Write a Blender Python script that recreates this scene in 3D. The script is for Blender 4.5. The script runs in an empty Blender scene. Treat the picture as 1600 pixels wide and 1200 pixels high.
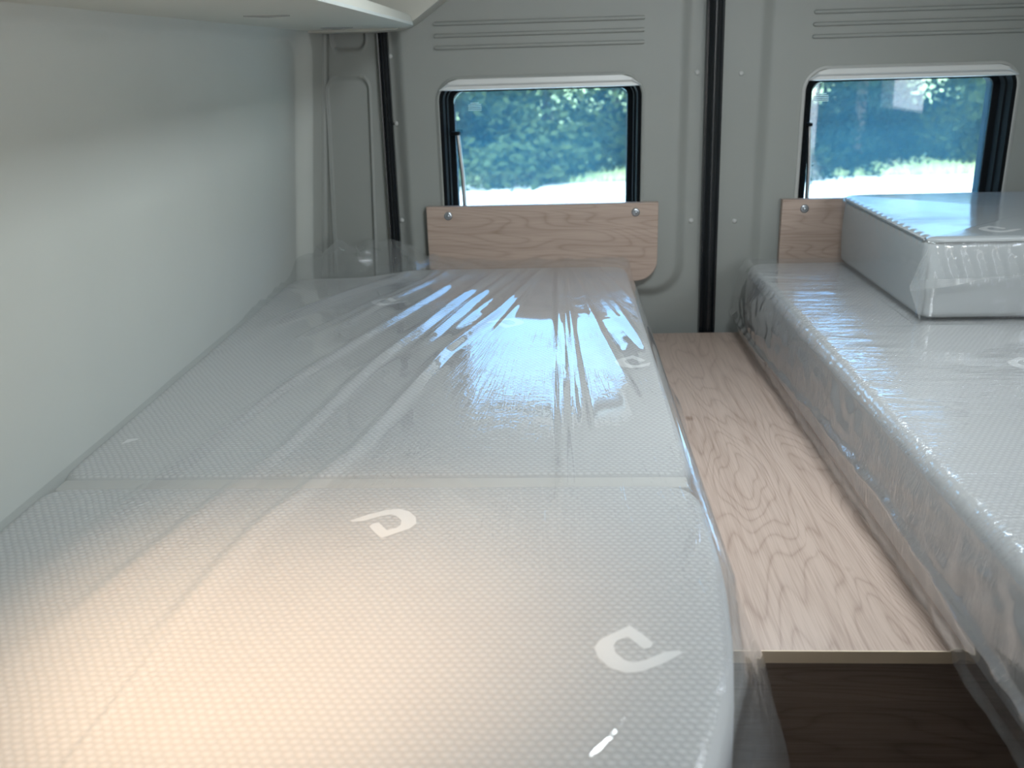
import bpy, bmesh, math, random
from mathutils import Matrix, Vector, noise
import numpy as np

random.seed(7)
sc = bpy.context.scene
COL = sc.collection

# ------------------------------------------------------------------ camera, world, sun, lights, exposure
cd = bpy.data.cameras.new('camera')
cam = bpy.data.objects.new('camera', cd)
COL.objects.link(cam)
cd.sensor_width = 36.0
cd.lens = 1450.0 / 1600.0 * 36.0
cd.clip_start = 0.02
cd.clip_end = 300
cd.dof.use_dof = True
cd.dof.focus_distance = 1.38
cd.dof.aperture_fstop = 5.6
CAMZ = 1.45
R = Matrix(((0.999, 0.011, 0.052), (0.045, 0.334, -0.942), (-0.028, 0.943, 0.333)))
q = R.to_quaternion().normalized()
cam.matrix_world = Matrix.Translation((0, 0, CAMZ)) @ q.to_matrix().to_4x4()
sc.camera = cam

wd = bpy.data.worlds.new('sky')
sc.world = wd
wd.use_nodes = True
wn = wd.node_tree
wn.nodes.clear()
wo = wn.nodes.new('ShaderNodeOutputWorld')
wb = wn.nodes.new('ShaderNodeBackground')
sky = wn.nodes.new('ShaderNodeTexSky')
sky.sky_type = 'NISHITA'
sky.sun_disc = False
sky.sun_elevation = math.radians(48)
sky.sun_rotation = math.radians(200)
sky.air_density = 1.0
sky.dust_density = 5.0
wb.inputs['Strength'].default_value = 1.45
wn.links.new(sky.outputs[0], wb.inputs[0])
wn.links.new(wb.outputs[0], wo.inputs[0])


def lamp(name, kind, loc, target, energy, color, **kw):
    l = bpy.data.lights.new(name, kind)
    l.energy = energy
    l.color = color
    for k, v in kw.items():
        setattr(l, k, v)
    o = bpy.data.objects.new(name, l)
    COL.objects.link(o)
    o.location = loc
    d = Vector(target) - Vector(loc)
    o.rotation_euler = d.to_track_quat('-Z', 'Y').to_euler()
    return o


# sun outside, high over the van's right side
lamp('sun', 'SUN', (6.0, 3.0, 10), (0, 0, 0), 13.0, (1, .96, .88), angle=0.01)
# added area lamp standing in for daylight from an unseen side door (right wall)
lamp('door_fill', 'AREA', (1.30, -.80, 1.58), (-.6, .9, 1.1), 17, (.90, .97, 1.0),
     shape='RECTANGLE', size=.90, size_y=.30)
# daylight through the roof hatch above the aisle
lamp('hatch_daylight', 'AREA', (.30, 1.20, 1.835), (.30, 1.20, 0), 11.2, (.84, .94, 1.0),
     shape='RECTANGLE', size=.30, size_y=.30)
# warm light of the reading lamp under the shelf
lamp('reading_light', 'SPOT', (-.36, .50, 1.490), (-.26, .67, .98), 23, (1.0, .70, .46),
     spot_size=math.radians(66), spot_blend=1.0, shadow_soft_size=.025)

sc.view_settings.view_transform = 'Standard'
sc.view_settings.look = 'None'
sc.view_settings.gamma = 1
sc.view_settings.use_curve_mapping = False
sc.view_settings.exposure = 0.0
sc.cycles.max_bounces = 10
sc.cycles.transparent_max_bounces = 24
sc.cycles.caustics_reflective = False
sc.cycles.caustics_refractive = False
sc.cycles.sample_clamp_indirect = 4.0


# ------------------------------------------------------------------ helpers
def link(name, me, mat=None, parent=None, smooth=True):
    o = bpy.data.objects.new(name, me)
    COL.objects.link(o)
    if mat:
        me.materials.append(mat)
    if parent:
        o.parent = parent
    if smooth and me.polygons:
        me.polygons.foreach_set('use_smooth', [True] * len(me.polygons))
    return o


def pyd(name, V, F, mat=None, parent=None, smooth=True, autos=None):
    me = bpy.data.meshes.new(name)
    me.from_pydata([tuple(map(float, v)) for v in V], [], [tuple(map(int, f)) for f in F])
    me.validate()
    me.update()
    o = link(name, me, mat, parent, smooth)
    if autos is not None:
        me.set_sharp_from_angle(angle=math.radians(autos))
    return o


def empty(name, loc=(0, 0, 0), parent=None):
    o = bpy.data.objects.new(name, None)
    COL.objects.link(o)
    o.location = loc
    if parent:
        o.parent = parent
    return o


def tag(o, label=None, cat=None, group=None, kind=None):
    if label: o['label'] = label
    if cat: o['category'] = cat
    if group: o['group'] = group
    if kind: o['kind'] = kind
    return o


def reloc(root_loc, *objs):
    """children meshes were written in world coordinates: keep them there"""
    for o in objs:
        o.location = Vector(o.location) - Vector(root_loc)


def box(name, x0, x1, y0, y1, z0, z1, mat, parent=None, bev=0.0, seg=2):
    bm = bmesh.new()
    bmesh.ops.create_cube(bm, size=1)
    for v in bm.verts:
        v.co = ((x0 + x1) / 2 + v.co.x * (x1 - x0), (y0 + y1) / 2 + v.co.y * (y1 - y0),
                (z0 + z1) / 2 + v.co.z * (z1 - z0))
    if bev > 0:
        bmesh.ops.bevel(bm, geom=bm.edges[:], offset=bev, segments=seg, affect='EDGES', profile=.5)
    me = bpy.data.meshes.new(name)
    bm.to_mesh(me)
    bm.free()
    o = link(name, me, mat, parent, bev > 0)
    if bev > 0:
        me.set_sharp_from_angle(angle=math.radians(40))
    return o


def rrect(x0, x1, z0, z1, r, n=8, rb=None):
    """rounded rectangle, CCW from the lower left corner; rb = radius of the lower corners"""
    rb = r if rb is None else rb
    P = []
    for cx, cz, a, rr in ((x1 - rb, z0 + rb, -90, rb), (x1 - r, z1 - r, 0, r), (x0 + r, z1 - r, 90, r), (x0 + rb, z0 + rb, 180, rb)):
        for i in range(n + 1):
            t = math.radians(a + 90 * i / n)
            P.append((cx + rr * math.cos(t), cz + rr * math.sin(t)))
    return P


def loops_mesh(name, loops, mat, parent=None, caps=(False, False), closed=False, autos=35):
    V, F = [], []
    n = len(loops[0])
    for L in loops: V += list(L)
    m = len(loops)
    rng = range(m if closed else m - 1)
    for j in rng:
        k = (j + 1) % m
        for i in range(n):
            i2 = (i + 1) % n
            F.append((j * n + i, j * n + i2, k * n + i2, k * n + i))
    for end, c in ((0, caps[0]), (m - 1, caps[1])):
        if not c: continue
        ids = [end * n + i for i in range(n)]
        if c == 'fan':
            k = len(V)
            V.append(tuple(sum(V[i][a] for i in ids) / n for a in range(3)))
            for i in range(n): F.append((ids[i], ids[(i + 1) % n], k) if end else (ids[(i + 1) % n], ids[i], k))
        else:
            F.append(tuple(ids) if end else tuple(ids[::-1]))
    o = pyd(name, V, F, mat, parent, True, autos)
    return o


def tube(name, pts, r, mat, parent=None, n=8, closed=False):
    pts = [Vector(p) for p in pts]
    loops = []
    N = len(pts)
    for i, p in enumerate(pts):
        a = pts[i - 1] if (i > 0 or closed) else p
        b = pts[(i + 1) % N] if (i < N - 1 or closed) else p
        d = (b - a).normalized()
        u = d.orthogonal() if abs(d.y) > .9 else d.cross(Vector((0, 1, 0))).normalized()
        u.normalize()
        w = d.cross(u)
        loops.append([tuple(p + (u * math.cos(t) + w * math.sin(t)) * r) for t in [2 * math.pi * k / n for k in range(n)]])
    return loops_mesh(name, loops, mat, parent, (not closed, not closed), closed, 50)


def grid_sheet(name, xs, ys, fn, mat, parent=None, uv=None, keep=None):
    """(len(xs) x len(ys)) quads; fn(i, j, u, v) -> xyz"""
    V = [fn(u, v) for v in ys for u in xs]
    n = len(xs)
    F = []
    for j in range(len(ys) - 1):
        for i in range(n - 1):
            if keep and not keep((xs[i] + xs[i + 1]) / 2, (ys[j] + ys[j + 1]) / 2): continue
            F.append((j * n + i, j * n + i + 1, (j + 1) * n + i + 1, (j + 1) * n + i))
    o = pyd(name, V, F, mat, parent)
    if uv:
        me = o.data
        L = me.uv_layers.new(name='UVMap')
        co = [0.0] * (2 * len(me.loops))
        vi = [0] * len(me.loops)
        me.loops.foreach_get('vertex_index', vi)
        U = [uv(u, v) for v in ys for u in xs]
        for k, i in enumerate(vi):
            co[2 * k], co[2 * k + 1] = U[i]
        L.data.foreach_set('uv', co)
    return o


def ss(a, b, x):
    t = min(1, max(0, (x - a) / (b - a)))
    return t * t * (3 - 2 * t)


def lin(a, b, n): return [a + (b - a) * i / (n - 1) for i in range(n)]


# ------------------------------------------------------------------ node helpers / materials
def newmat(name):
    m = bpy.data.materials.new(name)
    m.use_nodes = True
    nt = m.node_tree
    nt.nodes.clear()
    out = nt.nodes.new('ShaderNodeOutputMaterial')
    return m, nt, out


class NT:
    def __init__(s, nt): s.nt = nt

    def n(s, t, **kw):
        nd = s.nt.nodes.new(t)
        for k, v in kw.items():
            if k.startswith('i_'):
                nd.inputs[k[2:].replace('_', ' ')].default_value = v
            else:
                setattr(nd, k, v)
        return nd

    def l(s, a, b): s.nt.links.new(a, b)

    def math(s, op, a, b=None, c=None, clamp=False):
        nd = s.nt.nodes.new('ShaderNodeMath')
        nd.operation = op
        nd.use_clamp = clamp
        for i, x in enumerate((a, b, c)):
            if x is None: continue
            if isinstance(x, (int, float)): nd.inputs[i].default_value = x
            else: s.l(x, nd.inputs[i])
        return nd.outputs[0]

    def mixc(s, f, a, b):
        nd = s.nt.nodes.new('ShaderNodeMix')
        nd.data_type = 'RGBA'
        if isinstance(f, (int, float)): nd.inputs[0].default_value = f
        else: s.l(f, nd.inputs[0])
        for i, x in ((6, a), (7, b)):
            if isinstance(x, tuple): nd.inputs[i].default_value = (*x, 1)
            else: s.l(x, nd.inputs[i])
        return nd.outputs[2]

    def mixs(s, f, a, b):
        nd = s.nt.nodes.new('ShaderNodeMixShader')
        if isinstance(f, (int, float)): nd.inputs[0].default_value = f
        else: s.l(f, nd.inputs[0])
        s.l(a, nd.inputs[1])
        s.l(b, nd.inputs[2])
        return nd.outputs[0]

    def noise(s, vec, scale, detail=2, rough=.5, dist=0):
        nd = s.nt.nodes.new('ShaderNodeTexNoise')
        nd.inputs['Scale'].default_value = scale
        nd.inputs['Detail'].default_value = detail
        nd.inputs['Roughness'].default_value = rough
        nd.inputs['Distortion'].default_value = dist
        if vec is not None: s.l(vec, nd.inputs['Vector'])
        return nd.outputs[0]

    def mapping(s, vec, scale=(1, 1, 1), loc=(0, 0, 0), rot=(0, 0, 0)):
        nd = s.nt.nodes.new('ShaderNodeMapping')
        nd.inputs['Scale'].default_value = scale
        nd.inputs['Location'].default_value = loc
        nd.inputs['Rotation'].default_value = rot
        s.l(vec, nd.inputs['Vector'])
        return nd.outputs[0]

    def bump(s, h, strength=.3, dist=.001, normal=None):
        nd = s.nt.nodes.new('ShaderNodeBump')
        nd.inputs['Strength'].default_value = strength
        nd.inputs['Distance'].default_value = dist
        s.l(h, nd.inputs['Height'])
        if normal is not None: s.l(normal, nd.inputs['Normal'])
        return nd.outputs[0]


def plain(name, col, rough=.5, metal=0.0, bump=None, spec=.5, var=0.0):
    m, nt, out = newmat(name)
    N = NT(nt)
    b = N.n('ShaderNodeBsdfPrincipled')
    b.inputs['Roughness'].default_value = rough
    b.inputs['Metallic'].default_value = metal
    b.inputs['Specular IOR Level'].default_value = spec
    tc = N.n('ShaderNodeTexCoord').outputs['Object']
    nz = N.noise(tc, 6, 3)
    c = N.mixc(nz, tuple(x * (1 - var) for x in col), tuple(min(1, x * (1 + var)) for x in col))
    N.l(c, b.inputs['Base Color'])
    if bump:
        sc_, st, di = bump
        N.l(N.bump(N.noise(tc, sc_, 3, .6), st, di), b.inputs['Normal'])
    N.l(b.outputs[0], out.inputs[0])
    return m


M_lining = plain('grey_plastic_lining', (.280, .288, .268), .55, bump=(900, .25, .0004), var=.04)
M_wall = plain('grey_wall_cloth', (.445, .455, .42), .8, bump=(1400, .4, .0005), spec=.2, var=.03)
M_shelf = plain('shelf_laminate', (.50, .49, .43), .45, bump=(700, .2, .0003), var=.03)
M_black = plain('black_rubber', (.006, .008, .010), .30, bump=(200, .1, .0004))
M_frame = plain('black_window_rubber', (.004, .005, .006), .75, spec=.10)
M_trimgrey = plain('grey_trim', (.42, .42, .40), .45)
M_blind = plain('blind_cassette_plastic', (.66, .66, .64), .4)
M_steel = plain('brushed_steel', (.55, .56, .57), .28, 1.0)
M_screw = plain('screw_steel', (.50, .52, .55), .32, 1.0)
M_plug = plain('grey_plug', (.46, .46, .44), .35)
M_ceil = plain('ceiling_cloth', (.45, .45, .42), .9, bump=(900, .3, .0004))
M_floor = plain('floor_vinyl', (.09, .075, .06), .5, var=.2)
M_rim = plain('pane_rim', (.62, .92, .93), .15)
M_side = plain('mattress_side_cloth', (.455, .47, .47), .9, bump=(1500, .5, .0006), spec=.1, var=.04)
M_hinge = plain('hinge_cloth', (.54, .515, .48), .9, bump=(1500, .5, .0006), spec=.1)
M_emblem = plain('woven_emblem', (.80, .785, .765), .8, bump=(1200, .4, .0004), spec=.1)


def wood(name, axis, light=(.56, .40, .31), dark=(.33, .215, .155), scale=1.0, off=0.0, coords='Object'):
    """axis = grain direction; contour lines of a stretched noise make the cathedral figure and knots"""
    m, nt, out = newmat(name)
    N = NT(nt)
    b = N.n('ShaderNodeBsdfPrincipled')
    tc = N.n('ShaderNodeTexCoord').outputs[coords]
    if axis == 'y': s1, s2, s3 = (6.5, 1.2, 6.5), (60, 1.6, 60), (420, 9, 420)
    else: s1, s2, s3 = (1.2, 6.5, 6.5), (1.6, 60, 60), (9, 420, 420)
    base = N.noise(N.mapping(tc, s1, (off, off * .7, off * .3)), 1.0 * scale, 2.2, .45, .35)
    rings = N.math('FRACT', N.math('MULTIPLY', base, 34.0))
    tri = N.math('ABSOLUTE', N.math('SUBTRACT', N.math('MULTIPLY', rings, 2.0), 1.0))
    ring = N.math('POWER', tri, 4.0)
    lo = N.noise(N.mapping(tc, s2, (off, 0, 0)), 1.0, 2, .6)
    fi = N.noise(N.mapping(tc, s3), 1.0, 2, .7)
    # sparse knots
    vo = N.n('ShaderNodeTexVoronoi')
    vo.inputs['Scale'].default_value = 1.0
    vs = (7, 4.6, 7) if axis == 'y' else (4.6, 7, 7)
    N.l(N.mapping(tc, vs, (off + .37, .21, 0)), vo.inputs['Vector'])
    kn = N.math('SUBTRACT', 1.0, N.math('MULTIPLY', vo.outputs['Distance'], 13.0), clamp=True)
    a = N.math('ADD', N.math('MULTIPLY', ring, .36), N.math('MULTIPLY', N.math('SUBTRACT', lo, .5), .9))
    a = N.math('ADD', a, N.math('MULTIPLY', N.math('SUBTRACT', fi, .5), 1.15))
    a = N.math('ADD', a, N.math('MULTIPLY', kn, .9))
    a = N.math('ADD', a, .12, clamp=True)
    c = N.mixc(a, light, dark)
    N.l(c, b.inputs['Base Color'])
    b.inputs['Roughness'].default_value = .42
    b.inputs['Specular IOR Level'].default_value = .4
    N.l(N.bump(N.math('SUBTRACT', 1.0, a), .18, .0004), b.inputs['Normal'])
    N.l(b.outputs[0], out.inputs[0])
    return m


M_wood_y = wood('oak_laminate_lengthwise', 'y', light=(.54, .415, .345), dark=(.27, .18, .135))
M_wood_x = wood('oak_laminate_crosswise', 'x', light=(.46, .35, .29), dark=(.25, .165, .12), off=3.1)
M_wood_shaded = wood('oak_laminate_shaded', 'x', light=(.31, .24, .20), dark=(.14, .10, .08), off=7.7)  # same oak, colour darkened to stand for shade in the aisle pit
M_edge = plain('oak_edge_band', (.74, .60, .45), .45, bump=(600, .2, .0003), var=.06)


def knit(name, col, hi):
    """knitted mattress ticking with rows of small raised dimples"""
    m, nt, out = newmat(name)
    N = NT(nt)
    b = N.n('ShaderNodeBsdfPrincipled')
    tc = N.n('ShaderNodeTexCoord').outputs['Object']
    wob = N.noise(tc, 14, 2)
    sep = N.n('ShaderNodeSeparateXYZ')
    N.l(tc, sep.inputs[0])
    px, py = .0088, .0066
    yy = N.math('ADD', N.math('DIVIDE', sep.outputs[1], py), N.math('MULTIPLY', wob, .9))
    row = N.math('FLOOR', yy)
    stag = N.math('MULTIPLY', N.math('MODULO', N.math('ABSOLUTE', row), 2.0), .5)
    xx = N.math('ADD', N.math('ADD', N.math('DIVIDE', sep.outputs[0], px), stag), N.math('MULTIPLY', wob, .8))
    u = N.math('SUBTRACT', N.math('FRACT', xx), .5)
    v = N.math('SUBTRACT', N.math('FRACT', yy), .5)
    d = N.math('SQRT', N.math('ADD', N.math('MULTIPLY', u, u), N.math('MULTIPLY', v, v)))
    h = N.math('SUBTRACT', 1.0, N.math('MULTIPLY', d, 1.9), clamp=True)
    h = N.math('SMOOTH_MIN', h, .75, .3)
    # keep the dimples off the sides
    geo = N.n('ShaderNodeNewGeometry')
    sn = N.n('ShaderNodeSeparateXYZ')
    N.l(geo.outputs['True Normal'], sn.inputs[0])
    up = N.math('GREATER_THAN', sn.outputs[2], .9)
    h = N.math('MULTIPLY', h, up)
    fine = N.noise(tc, 1300, 2, .6)
    c = N.mixc(N.math('MULTIPLY', h, 1.2, clamp=True), col, hi)
    N.l(c, b.inputs['Base Color'])
    b.inputs['Roughness'].default_value = .85
    b.inputs['Specular IOR Level'].default_value = .15
    b1 = N.bump(fine, .3, .0005)
    N.l(N.bump(h, .8, .0021, b1), b.inputs['Normal'])
    N.l(b.outputs[0], out.inputs[0])
    return m


M_knit = knit('knit_ticking', (.47, .46, .45), (.63, .615, .60))


def film(name, milk=.05, rough=.05, b1=.35, b2=.25, polar=True, k0=.085, b3=.8, pw=3.0, tint=(.985, .99, .99)):
    """thin clear polyethylene: transparent, Schlick gloss for two faces, slightly milky, finely creased"""
    m, nt, out = newmat(name)
    N = NT(nt)
    tcn = N.n('ShaderNodeTexCoord')
    uv = tcn.outputs['UV']
    ob = tcn.outputs['Object']
    # long creases following the pull of the film (uv: x across the folds, y along them)
    n1 = N.noise(N.mapping(uv, (9, .9, 1)), 1.0, 3, .55, .3)
    r1 = N.math('ABSOLUTE', N.math('SUBTRACT', n1, .5))
    # short sharp crinkles
    n2 = N.noise(N.mapping(ob, (1, 1, 1)), 26, 3, .6, 1.2)
    r2 = N.math('ABSOLUTE', N.math('SUBTRACT', n2, .5))
    mk = N.noise(ob, 5.0, 2)
    mk = N.math('MULTIPLY', N.math('SUBTRACT', mk, .45), 6.0, clamp=True)
    n3 = N.noise(N.mapping(uv, (26, 5, 1)), 1.0, 2, .5, 1.0)
    r3 = N.math('MULTIPLY', N.math('SUBTRACT', .06, N.math('ABSOLUTE', N.math('SUBTRACT', n3, .5))), 1.0, clamp=True)
    r3 = N.math('MULTIPLY', r3, N.math('MULTIPLY', mk, b3))
    h = N.math('ADD', N.math('MULTIPLY', r1, b1), N.math('MULTIPLY', N.math('MULTIPLY', r2, mk), b2))
    h = N.math('ADD', h, r3)
    nrm = N.bump(h, 1.0, .010)
    lw = N.n('ShaderNodeLayerWeight')
    lw.inputs['Blend'].default_value = .5
    N.l(nrm, lw.inputs['Normal'])
    f5 = N.math('POWER', lw.outputs['Facing'], pw)
    fac = N.math('ADD', N.math('MULTIPLY', f5, .93 - k0), k0, clamp=True)
    fac = N.math('MULTIPLY', fac, .95)
    tr = N.n('ShaderNodeBsdfTransparent')
    tr.inputs[0].default_value = (*tint, 1)
    gl = N.n('ShaderNodeBsdfGlossy')
    gl.inputs['Roughness'].default_value = rough
    gl.inputs[0].default_value = (1, 1, 1, 1)
    N.l(nrm, gl.inputs['Normal'])
    df = N.n('ShaderNodeBsdfDiffuse')
    df.inputs[0].default_value = (.92, .93, .93, 1)
    tl = N.n('ShaderNodeBsdfTranslucent')
    tl.inputs[0].default_value = (.92, .93, .93, 1)
    milk_s = N.mixs(.5, df.outputs[0], tl.outputs[0])
    body = N.mixs(milk, tr.outputs[0], milk_s)
    N.l(N.mixs(fac, body, gl.outputs[0]), out.inputs[0])
    return m


M_film = film('clear_film_left', milk=.17, rough=.035, b1=.014, b2=.10, b3=.40)
M_film_r = film('clear_film_right', milk=.20, rough=.06, b1=.05, b2=.22)
M_film_c = film('clear_film_cushion', milk=.06, rough=.05, b1=.02, b2=.02, b3=.05, pw=5.0)
M_film_flap = film('clear_film_flap', milk=.28, rough=.08, b1=.12, b2=.2, k0=.2)


def glass_mat():
    m, nt, out = newmat('tinted_acrylic')
    N = NT(nt)
    lw = N.n('ShaderNodeLayerWeight')
    lw.inputs['Blend'].default_value = .5
    f5 = N.math('POWER', lw.outputs['Facing'], 5)
    fac = N.math('ADD', N.math('MULTIPLY', f5, .90), .055, clamp=True)
    tr = N.n('ShaderNodeBsdfTransparent')
    tr.inputs[0].default_value = (.62, .77, .84, 1)      # each face; squared over the pane
    gl = N.n('ShaderNodeBsdfGlossy')
    gl.inputs['Roughness'].default_value = .01
    df = N.n('ShaderNodeBsdfTranslucent')
    df.inputs[0].default_value = (.12, .50, .80, 1)
    body = N.mixs(.055, tr.outputs[0], df.outputs[0])
    N.l(N.mixs(fac, body, gl.outputs[0]), out.inputs[0])
    return m


M_glass = glass_mat()

# ------------------------------------------------------------------ key dimensions (metres, z = 0 at the van floor)
YR = 2.244                    # inner face of the rear doors
ZT = 1.45 - .65               # bed platform / table board
ZM = 1.45 - .471              # top of the mattresses
XR = 1.31                     # right wall
ZC = 1.86                     # ceiling
YF = -2.6                     # front end of the room


def xwall(z): return -.62 + .0973 * (z - ZM)      # leaning left wall (recessed cloth panel)


# ------------------------------------------------------------------ left wall: cloth panel recessed in a frame
def wall_x(y, z):
    # signed distance to the recess outline (rear edge leans with the wall, big round corner)
    rear, top, r = 2.145, 1.45 + .060, .07
    dy, dz = y - (rear - r), z - (top - r)
    if dy > 0 and dz > 0: d = math.hypot(dy, dz) - r
    else: d = max(dy, dz) - r
    t = ss(-.016, .016, d)
    x = xwall(z) + .033 * t
    return x


ysL = lin(YF, .6, 20) + lin(.62, 1.9, 40) + lin(1.906, 2.30, 80)
zsL = lin(0, .9, 10) + lin(.93, 1.40, 18) + lin(1.405, 1.56, 40) + lin(1.58, ZC + .05, 10)
wl = grid_sheet('wall_left', ysL, zsL, lambda y, z: (wall_x(y, z), y, z), M_wall)
tag(wl, 'pale grey cloth wall panel recessed in a rounded frame, left of the bed', kind='structure')
# flip so that it faces the room is not needed: shading is two sided

# right wall with a side window opening and the open sliding door
for nm, args in (('wall_right', None),):
    bm = bmesh.new()
    holes = [(-1.35, -.36, .10, 1.72), (.58, 1.04, 1.45 - .235, 1.45 + .03)]
    ys_ = sorted({YF, 2.30, *[h[0] for h in holes], *[h[1] for h in holes]})
    zs_ = sorted({0, ZC + .05, *[h[2] for h in holes], *[h[3] for h in holes]})
    V = {}
    for y in ys_:
        for z in zs_:
            for k, x in enumerate((XR, XR + .05)):
                V[y, z, k] = bm.verts.new((x, y, z))

    def solid(j, i):
        if not (0 <= j < len(ys_) - 1 and 0 <= i < len(zs_) - 1): return False
        cy, cz = (ys_[j] + ys_[j + 1]) / 2, (zs_[i] + zs_[i + 1]) / 2
        return not any(h[0] < cy < h[1] and h[2] < cz < h[3] for h in holes)
    for j in range(len(ys_) - 1):
        for i in range(len(zs_) - 1):
            if not solid(j, i): continue
            a, b, c, d = ys_[j], ys_[j + 1], zs_[i], zs_[i + 1]
            bm.faces.new((V[a, c, 0], V[a, d, 0], V[b, d, 0], V[b, c, 0]))
            bm.faces.new((V[a, c, 1], V[b, c, 1], V[b, d, 1], V[a, d, 1]))
            for (dj, di, p, q_) in ((-1, 0, (a, c), (a, d)), (1, 0, (b, c), (b, d)), (0, -1, (a, c), (b, c)), (0, 1, (a, d), (b, d))):
                if not solid(j + dj, i + di):
                    bm.faces.new((V[p[0], p[1], 0], V[q_[0], q_[1], 0], V[q_[0], q_[1], 1], V[p[0], p[1], 1]))
    me = bpy.data.meshes.new(nm)
    bm.normal_update()
    bm.to_mesh(me)
    bm.free()
    o = link(nm, me, M_wall, None, False)
    tag(o, kind='structure')

# front end, floor, ceiling
tag(box('wall_front', -.75, XR + .05, YF - .05, YF, 0, ZC + .05, M_wall), kind='structure')
tag(box('floor', -.75, XR + .05, YF, 2.30, -.04, 0, M_floor), kind='structure')
tag(box('ceiling', -.75, XR + .05, YF, 2.40, ZC, ZC + .04, M_ceil), kind='structure')
hf = empty('trim_1')
tag(hf, kind='structure')
loops = [[(x, y, ZC - dz) for x, y in rrect(.30 - s, .30 + s, 1.20 - s, 1.20 + s, .03)] for s, dz in
         ((.22, 0), (.22, .012), (.19, .018), (.165, .018), (.160, .0))]
loops_mesh('hatch_frame', loops, M_trimgrey, hf)


# ------------------------------------------------------------------ rear corner pillar (left of the door)
def pocket(x, z, x0, x1, z0, z1, r):
    """distance to a rounded rect outline"""
    cx, cz = (x0 + x1) / 2, (z0 + z1) / 2
    dx, dz = abs(x - cx) - ((x1 - x0) / 2 - r), abs(z - cz) - ((z1 - z0) / 2 - r)
    return math.hypot(max(dx, 0), max(dz, 0)) + min(max(dx, dz), 0) - r


def corner_x(z): return -.585 + .0973 * (z - (1.45 - .452))


def pillar_y(u, z):
    # u 0..1 across; pockets are written in true x at the reference height
    x = corner_x(z) + u * (-.405 - corner_x(z))
    xs = x - .040 * (z - 1.45)                  # pocket leans a little with the wall
    d = pocket(xs, z, -.532, -.436, 1.45 - .60, 1.45 - .036, .028)
    y = YR + .006 * ss(.004, -.004, d) - .0035 * math.exp(-((d - .003) / .0025) ** 2)
    d2 = pocket(xs, z, -.516, -.440, 1.45 + .024, 1.45 + .14, .022)
    y += .008 * ss(.004, -.004, d2) - .002 * math.exp(-((d2 - .003) / .0025) ** 2)
    # bead beside the cloth wall
    y += .003 * math.exp(-((u - .075) / .03) ** 2)
    y -= .010 * ss(.94, .99, u)
    return (x, y, z)


pl = grid_sheet('trim_2', lin(-.12, 1, 120), lin(.0, .80, 6) + lin(.815, ZC, 210), pillar_y, M_lining)
tag(pl, 'grey moulded corner pillar with two pressed pockets, left of the rear doors', kind='structure')


# ------------------------------------------------------------------ rear doors
def seal(name, xa, xb, y0, y1, twist=0.0):
    """ribbed rubber gap seal"""
    n = 9
    prof = []
    for i in range(n + 1):
        u = i / n
        prof.append((xa + (xb - xa) * u, y0 - .010 * math.sin(math.pi * u) - .003 * math.cos(u * 6 * math.pi)))
    prof += [(xb, y1), (xa, y1)]
    V, F = [], []
    zs = lin(0.02, ZC, 12)
    for z in zs:
        V += [(x + twist * (z - .8), y, z) for x, y in prof]
    m = len(prof)
    for j in range(len(zs) - 1):
        for i in range(m):
            F.append((j * m + i, j * m + (i + 1) % m, (j + 1) * m + (i + 1) % m, (j + 1) * m + i))
    return pyd(name, V, F, M_black, None, True, 40)


tag(seal('trim_3', -.409, -.386, 2.230, 2.27, .004), 'black rubber seal up the left edge of the rear doors', kind='structure')
tag(seal('trim_4', .343, .381, 2.224, 2.27, -.012), 'black rubber seal in the gap between the two rear doors', kind='structure')


def door_y(x, z, px0, px1):
    d = pocket(x, z, px0, px1, 1.45 - .555, ZC + .3, .07)
    return YR - .014 * ss(.014, -.016, d)


def axis_vals(a, b, step, fine):
    v = [a]
    while v[-1] < b - 1e-6:
        x = v[-1]
        s = step
        for c, w, fs in fine:
            if c - w - step < x < c + w: s = min(s, fs)
        v.append(min(b, x + s))
    return v


def rear_door(n, x0, x1, px0, px1, win, plugs, rib_x):
    wx0, wx1, wz0, wz1 = win
    d = empty('door_%d' % n, (0, 0, 0))
    tag(d, ['moulded grey lining of the left rear door', 'moulded grey lining of the right rear door'][n - 1], kind='structure')
    xs = axis_vals(x0, x1, .02, [(px0, .02, .003), (px1, .02, .003), (wx0, .05, .005), (wx1, .05, .005), (px1 - .05, .05, .006), (px0 + .05, .05, .006)])
    zs = axis_vals(.02, ZC, .02, [(.90, .10, .005), (wz0, .05, .005), (wz1, .05, .005)])
    grid_sheet('lining', xs, zs, lambda x, z: (x, door_y(x, z, px0, px1), z), M_lining, d,
               keep=lambda x, z: pocket(x, z, wx0 + .004, wx1 - .004, wz0 + .004, wz1 - .004, .04) > 0)
    # pressed ribs above the window
    for k, dz in enumerate((.0735, .0480, .0225)):
        L = []
        a, b, zc = rib_x[0], rib_x[1], 1.45 + dz
        for t, yy in ((.0046, .0), (.0042, -.0045), (.0020, -.0065)):
            L.append([(x, YR - .014 + yy + .0006, z) for x, z in rrect(a, b, zc - t, zc + t, t * .98, 4)])
        loops_mesh('rib', L, M_lining, d, (False, True), autos=60)
    for (px, pz) in plugs:
        yb = door_y(px, pz, px0, px1)
        L = [[(px + r * math.cos(t), yb - h, pz + r * math.sin(t)) for t in [2 * math.pi * k / 14 for k in range(14)]]
             for r, h in ((.0058, -.001), (.0056, .0012), (.0042, .0026), (.0020, .0032))]
        loops_mesh('plug', L, M_plug, d, (False, True), autos=60)
    return d


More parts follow.
